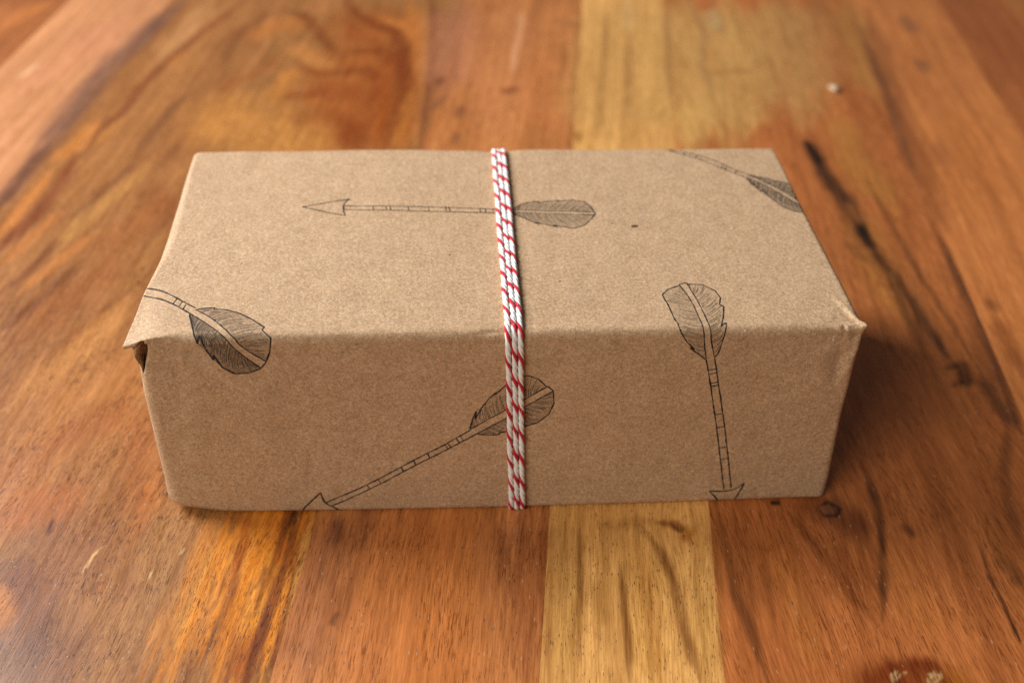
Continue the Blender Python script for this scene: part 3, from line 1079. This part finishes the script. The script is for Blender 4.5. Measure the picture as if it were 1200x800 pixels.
arrow('arrow lying along the top, pointing away from the twine',
      [[(403, 241.3), (430, 242), (500, 242.6), (562, 243.8), (582, 244.5)],
       [(404, 246), (430, 246.5), (500, 247.8), (562, 248.2), (582, 249)]],
      [[(x, 241.8), (x + 1, 247.2)] for x in (437, 452, 457, 478, 502, 522, 526)] + [[(x, 243.6), (x + 1, 248.6)] for x in (562, 568.5, 577)],
      [[(354, 243), (382, 238), (410.5, 233), (405, 236.5), (402.5, 241), (402.5, 247), (404.5, 253), (380, 248.5), (354, 243)]],
      [[(601, 245.3), (625, 246.5), (660, 247.8), (697, 249.3)], [(601, 248), (625, 249), (660, 250.6), (697, 252.4)]],
      [[(602, 244), (610, 239), (620, 236.5), (632, 235.5), (630, 237), (644, 235.5), (655, 234.5), (653, 236), (672.5, 234.5), (674, 236), (684, 236.5), (692.5, 243), (696, 249)],
       [(602, 250), (612, 254), (622.5, 259), (632.5, 263), (627, 259.5), (637, 262), (654, 266), (648, 263), (660, 265.5), (672.5, 267.5), (685, 264), (693, 257), (697, 252)]], (44, 44), LW, (0.18, 0.18))
arrow('arrow running off the far corner of the top',
      [[(776, 174.5), (790, 176), (800, 178.5), (820, 182.5), (840, 190), (860, 199), (875, 204.5)],
       [(784, 176), (800, 181.5), (820, 187), (840, 195.5), (860, 203), (873, 208)]],
      [[(802, 178.8), (801, 182)], [(817, 182), (815, 186)], [(847, 193), (845, 198)], [(851, 195), (849, 200)], [(863, 200), (861, 204)]],
      None,
      [[(875, 205), (890, 211), (915, 223), (932, 233), (946, 241)], [(874, 208), (890, 214), (915, 227), (930, 236.5), (946, 245)]],
      [[(875, 205), (885, 206.5), (883, 208), (900, 209), (906, 212), (920, 214), (930, 217), (940, 222)],
       [(874, 209), (882, 217.5), (881, 215), (891, 225), (893, 223), (905, 234), (917, 242.5), (930, 247.5), (948, 250)]], (46, 46), LW * 1.2, (0.28, 0.28))
arrow('arrow coming round the near corner from the side, its dark feather folded over the edge',
      [[(160, 334), (172, 335), (188, 338.5), (205, 348), (229, 361)], [(157, 340), (170, 343), (186, 348), (205, 357), (222, 367)]],
      [[(207, 350), (203, 355.5)], [(213, 353.5), (209.5, 359)], [(218, 356.5), (214.5, 362)]],
      None,
      [[(229.4, 363), (250, 374), (269, 391), (287.5, 408), (312.6, 422)], [(222, 367), (246, 382), (261, 393), (280, 412), (306, 429.5)]],
      [[(229, 363), (242.5, 361), (252, 361), (250, 362.5), (264, 363), (283, 368), (280, 367), (295, 374), (310, 384), (307, 387), (317.5, 396), (316.5, 410), (312.6, 421)],
       [(222, 369), (225.6, 384), (232, 402.5), (233, 392), (242.5, 410), (251, 420.5), (250, 414), (261, 429), (276, 436), (291, 435.5), (306, 430)]], (50, 64), LW * 1.2, (0.14, 0.34))
arrow('arrow slanting down the front face under the twine',
      [[(383, 583), (430, 563), (470, 542.7), (523, 516.7), (551.7, 501)], [(390, 587), (437, 566), (476, 546), (527, 521.7), (558, 505.5)]],
      [[(430, 563), (434, 567)], [(443, 556), (447, 561)], [(470, 542.7), (473, 548)], [(484, 535), (488, 541)], [(501, 527), (504, 533)], [(520.7, 517), (525, 522.5)], [(524, 515.5), (528.5, 521)], [(534, 510), (538, 515.5)], [(539, 507.5), (543, 513)]],
      [[(351, 596), (363, 584), (376, 571.7), (380, 581.7), (387, 587), (402, 592)], [(402, 592), (376, 594), (357, 596.5)]],
      [[(551.7, 500), (593, 478), (616.7, 465), (641.7, 450.7)], [(558, 505.7), (596.7, 486), (620, 471.7), (648, 456)]],
      [[(550, 500), (554, 488), (558, 479), (556.5, 489), (565, 475), (573, 465), (581.7, 458), (580, 461), (593, 449), (606, 441), (618, 438), (631.7, 443), (640, 451)],
       [(560, 506), (576.7, 507), (586, 506), (584, 504), (600, 502), (616.7, 496.7), (630, 492.7), (643, 483), (649, 470), (648, 456)]], (44, 44), LW * 1.1, (0.12, 0.16))
arrow('upright arrow bent over the top edge, feather above and head at the foot of the front face',
      [[(827, 419), (832, 449), (837.5, 486), (841.5, 520), (847, 569)], [(837, 418), (841.5, 449), (847, 486), (851.5, 524), (855.5, 567)]],
      [[(829, 432), (838.5, 430.5)], [(830, 437), (839.5, 435)], [(831.5, 447.5), (841, 446)], [(832, 451), (841.5, 449.5)], [(837, 484), (846.5, 482.5)], [(839, 499), (848.5, 497.5)], [(841.5, 522), (851, 520.5)], [(843, 535), (852.5, 533.5)]],
      [[(830, 570.6), (843, 571.2), (852, 570.4), (860, 568.7), (871, 562)], [(871, 562), (864, 574), (858, 582)], [(830, 570.6), (837.5, 578), (843, 582.5)]],
      [[(836.7, 417), (832, 392.5), (826, 370), (817, 351), (804.5, 330.6)], [(827, 418.7), (824, 392.5), (818.7, 370), (807.5, 347.5), (795.5, 332.5)]],
      [[(837, 417), (842, 411), (847, 396), (851, 378), (845, 382), (847.5, 372), (848, 359), (843, 357), (844, 349), (837.5, 340), (822.5, 333), (804.5, 332)],
       [(826, 419.5), (817, 413), (808, 405.6), (814, 408), (805, 400), (798, 389), (794, 379), (796, 380), (790.6, 374), (783, 357), (778, 349), (776, 344.5), (783, 338), (795.5, 334)]], (44, 40), LW * 1.1, (0.07, 0.09))

# specks caught in the paper
FLECK = ink_material('brown_fleck', 0.9, (0.09, 0.045, 0.015, 1))
for (x, y), s in (((744, 265.5), 1.7), ((717, 262), 0.45), ((622, 275), 0.4), ((656, 330), 0.5), ((868, 339), 0.35), ((527, 299), 0.4), ((632, 294), 0.35)):
    fl = Print()
    c = px_uv([(x, y)])[0]
    fl.ribbon(np.array([c - [s * 0.0007, 0], c + [s * 0.0006, s * 0.0002]]), s * 0.0011, 0.00007)
    fl.build('paper_fleck', [FLECK], parcel)

# ------------------------------------------------------------------ the twine: three turns, each twisted from white and red cotton
twine = tag(empty('twine', (xt_front, 0.0, 0.0)), 'red and white striped twine wound three times round the parcel', 'twine')
TR = 0.00088          # strand radius
PITCH = 0.0095


def loop_path(off):
    """closed path round the parcel, starting under it, going up the back, over the top and down the front"""
    y = np.linspace(LO[1], HI[1], 240)
    z = np.linspace(LO[2], HI[2], 150)
    pts = [np.stack([y * 0, y, y * 0 + LO[2]], 1), np.stack([z * 0, z * 0 + HI[1], z], 1)[1:],
           np.stack([y * 0, y[::-1], y * 0 + HT], 1)[1:], np.stack([z * 0, z * 0, z[::-1]], 1)[1:]]
    p = np.concatenate(pts)
    s = np.linspace(0, 1, len(p))
    p[:, 0] = twine_x(p) + off
    q, n = deform(p)
    n[:, 0] = 0
    n /= np.linalg.norm(n, axis=1, keepdims=True)
    c = q + n * (TR - 0.00012)
    d = np.r_[0, np.cumsum(np.linalg.norm(np.diff(c, axis=0), axis=1))]
    k = int(d[-1] / 0.00045)
    ss = np.linspace(0, d[-1], k)
    c = np.stack([np.interp(ss, d, c[:, i]) for i in range(3)], 1)
    n = np.stack([np.interp(ss, d, n[:, i]) for i in range(3)], 1)
    for _ in range(12):
        c[1:-1] = c[1:-1] * 0.5 + (c[:-2] + c[2:]) * 0.25
        n[1:-1] = n[1:-1] * 0.5 + (n[:-2] + n[2:]) * 0.25
    n /= np.linalg.norm(n, axis=1, keepdims=True)
    c[:, 0] += 0.00013 * vnoise(ss / 0.012, ss * 0 + off * 1e4 + 0.5, 77)
    return ss, c, n


def tube(c, n, ss, phase, rh, rp, sides, pitch, seed):
    ph = 2 * np.pi * ss / pitch + phase + 0.35 * vnoise(ss / 0.02, ss * 0 + seed, 55)
    bx = np.array([1.0, 0, 0])
    ctr = c + rh * (np.cos(ph)[:, None] * n + np.sin(ph)[:, None] * bx)
    a = np.linspace(0, 2 * np.pi, sides, endpoint=False)
    rr = rp * (1 + 0.10 * vnoise(ss / 0.0011, ss * 0 + seed + 3, 60))
    ring = ctr[:, None] + rr[:, None, None] * (np.cos(a)[None, :, None] * n[:, None] + np.sin(a)[None, :, None] * bx)
    k = len(ss)
    ids = np.arange(k * sides).reshape(k, sides)
    nx = np.roll(ids, -1, 1)
    q = np.stack([ids[:-1], ids[1:], nx[1:], nx[:-1]], -1).reshape(-1, 4)
    v = ring.reshape(-1, 3)
    under = (v[:, 1] > 0.001) & (v[:, 1] < HI[1] - 0.001) & (v[:, 2] < 0.004)
    v[under, 2] = np.clip(v[under, 2], 0.00025, 0.0011)
    v[:, 2] = np.maximum(v[:, 2], 0.00025)
    return v, q


hair_v, hair_f, hn = [], [], 0
for si, off in enumerate((-0.00178, 0.0, 0.00176)):
    ss, c, n = loop_path(off)
    ph0 = (0.0, 2.2, 1.1)[si]
    vs_, fs_, cnt = [], [], 0
    for k in range(1, 4):
        v, q = tube(c, n, ss, ph0 + k * np.pi / 2, 0.00039, 0.00051, 9, PITCH, si * 10 + k)
        vs_.append(v)
        fs_.append(q + cnt)
        cnt += len(v)
    strand = make_mesh('strand', np.concatenate(vs_) - np.array(twine.location), np.concatenate(fs_), WHITE_TWINE, twine)
    v, q = tube(c, n, ss, ph0, 0.00048, 0.00057, 9, PITCH, si * 10)
    make_mesh('red_thread', v - np.array(twine.location), q, RED_TWINE, strand)
    # fuzz
    for _ in range(650):
        i = rng.integers(len(ss) // 3, len(ss))
        th = rng.normal(0, 1.2)
        d0 = math.cos(th) * n[i] + math.sin(th) * np.array([1, 0, 0])
        tan = c[min(i + 1, len(c) - 1)] - c[i - 1]
        tan = tan / np.linalg.norm(tan)
        L = rng.uniform(0.0004, 0.0019)
        side = np.cross(d0, tan)
        p0 = c[i] + d0 * (TR - 0.0001)
        dirv = tan * rng.choice([-1, 1]) * rng.uniform(0.3, 1) + d0 * rng.uniform(0.2, 0.8)
        w = 0.000018
        pr = []
        for t in np.linspace(0, 1, 4):
            q0 = p0 + dirv * L * t - d0 * L * 0.45 * t * t
            pr += [q0 - side * w, q0 + side * w]
        hair_v += pr
        for t in range(3):
            hair_f.append((hn + 2 * t, hn + 2 * t + 1, hn + 2 * t + 3, hn + 2 * t + 2))
        hn += 8
fz = make_mesh('loose_fibres', np.array(hair_v) - np.array(twine.location), np.array(hair_f), WHITE_TWINE, twine)
tag(fz, kind='stuff')

# ------------------------------------------------------------------ a crumb on the table behind the parcel
t = NT('pale_crumb')
ob = t.n('ShaderNodeTexCoord').outputs['Object']
t.l(t.mix(t.noise(ob, 900, 2), (0.48, 0.34, 0.2, 1), (0.68, 0.52, 0.34, 1)), t.bsdf.inputs['Base Color'])
t.bsdf.inputs['Roughness'].default_value = 0.8
k = on_z([(978, 104)], 0.001)[0]
nu_, nv_ = 14, 9
vv, ff = [], []
for i in range(nv_):
    for j in range(nu_):
        a, b = math.pi * i / (nv_ - 1), 2 * math.pi * j / nu_
        r = 0.0030 * (1 + 0.22 * math.sin(3 * b + 1) * math.sin(a) + 0.15 * math.cos(2 * a + b))
        vv.append((r * math.sin(a) * math.cos(b) * 0.9, r * math.sin(a) * math.sin(b) * 1.25, 0.0013 + 0.45 * r * math.cos(a)))
for i in range(nv_ - 1):
    for j in range(nu_):
        ff.append((i * nu_ + j, (i + 1) * nu_ + j, (i + 1) * nu_ + (j + 1) % nu_, i * nu_ + (j + 1) % nu_))
crumb = make_mesh('crumb', vv, ff, t.m)
crumb.location = (k[0], k[1], 0)
tag(crumb, 'tiny pale crumb lying on the brown planks behind the parcel', 'crumb')
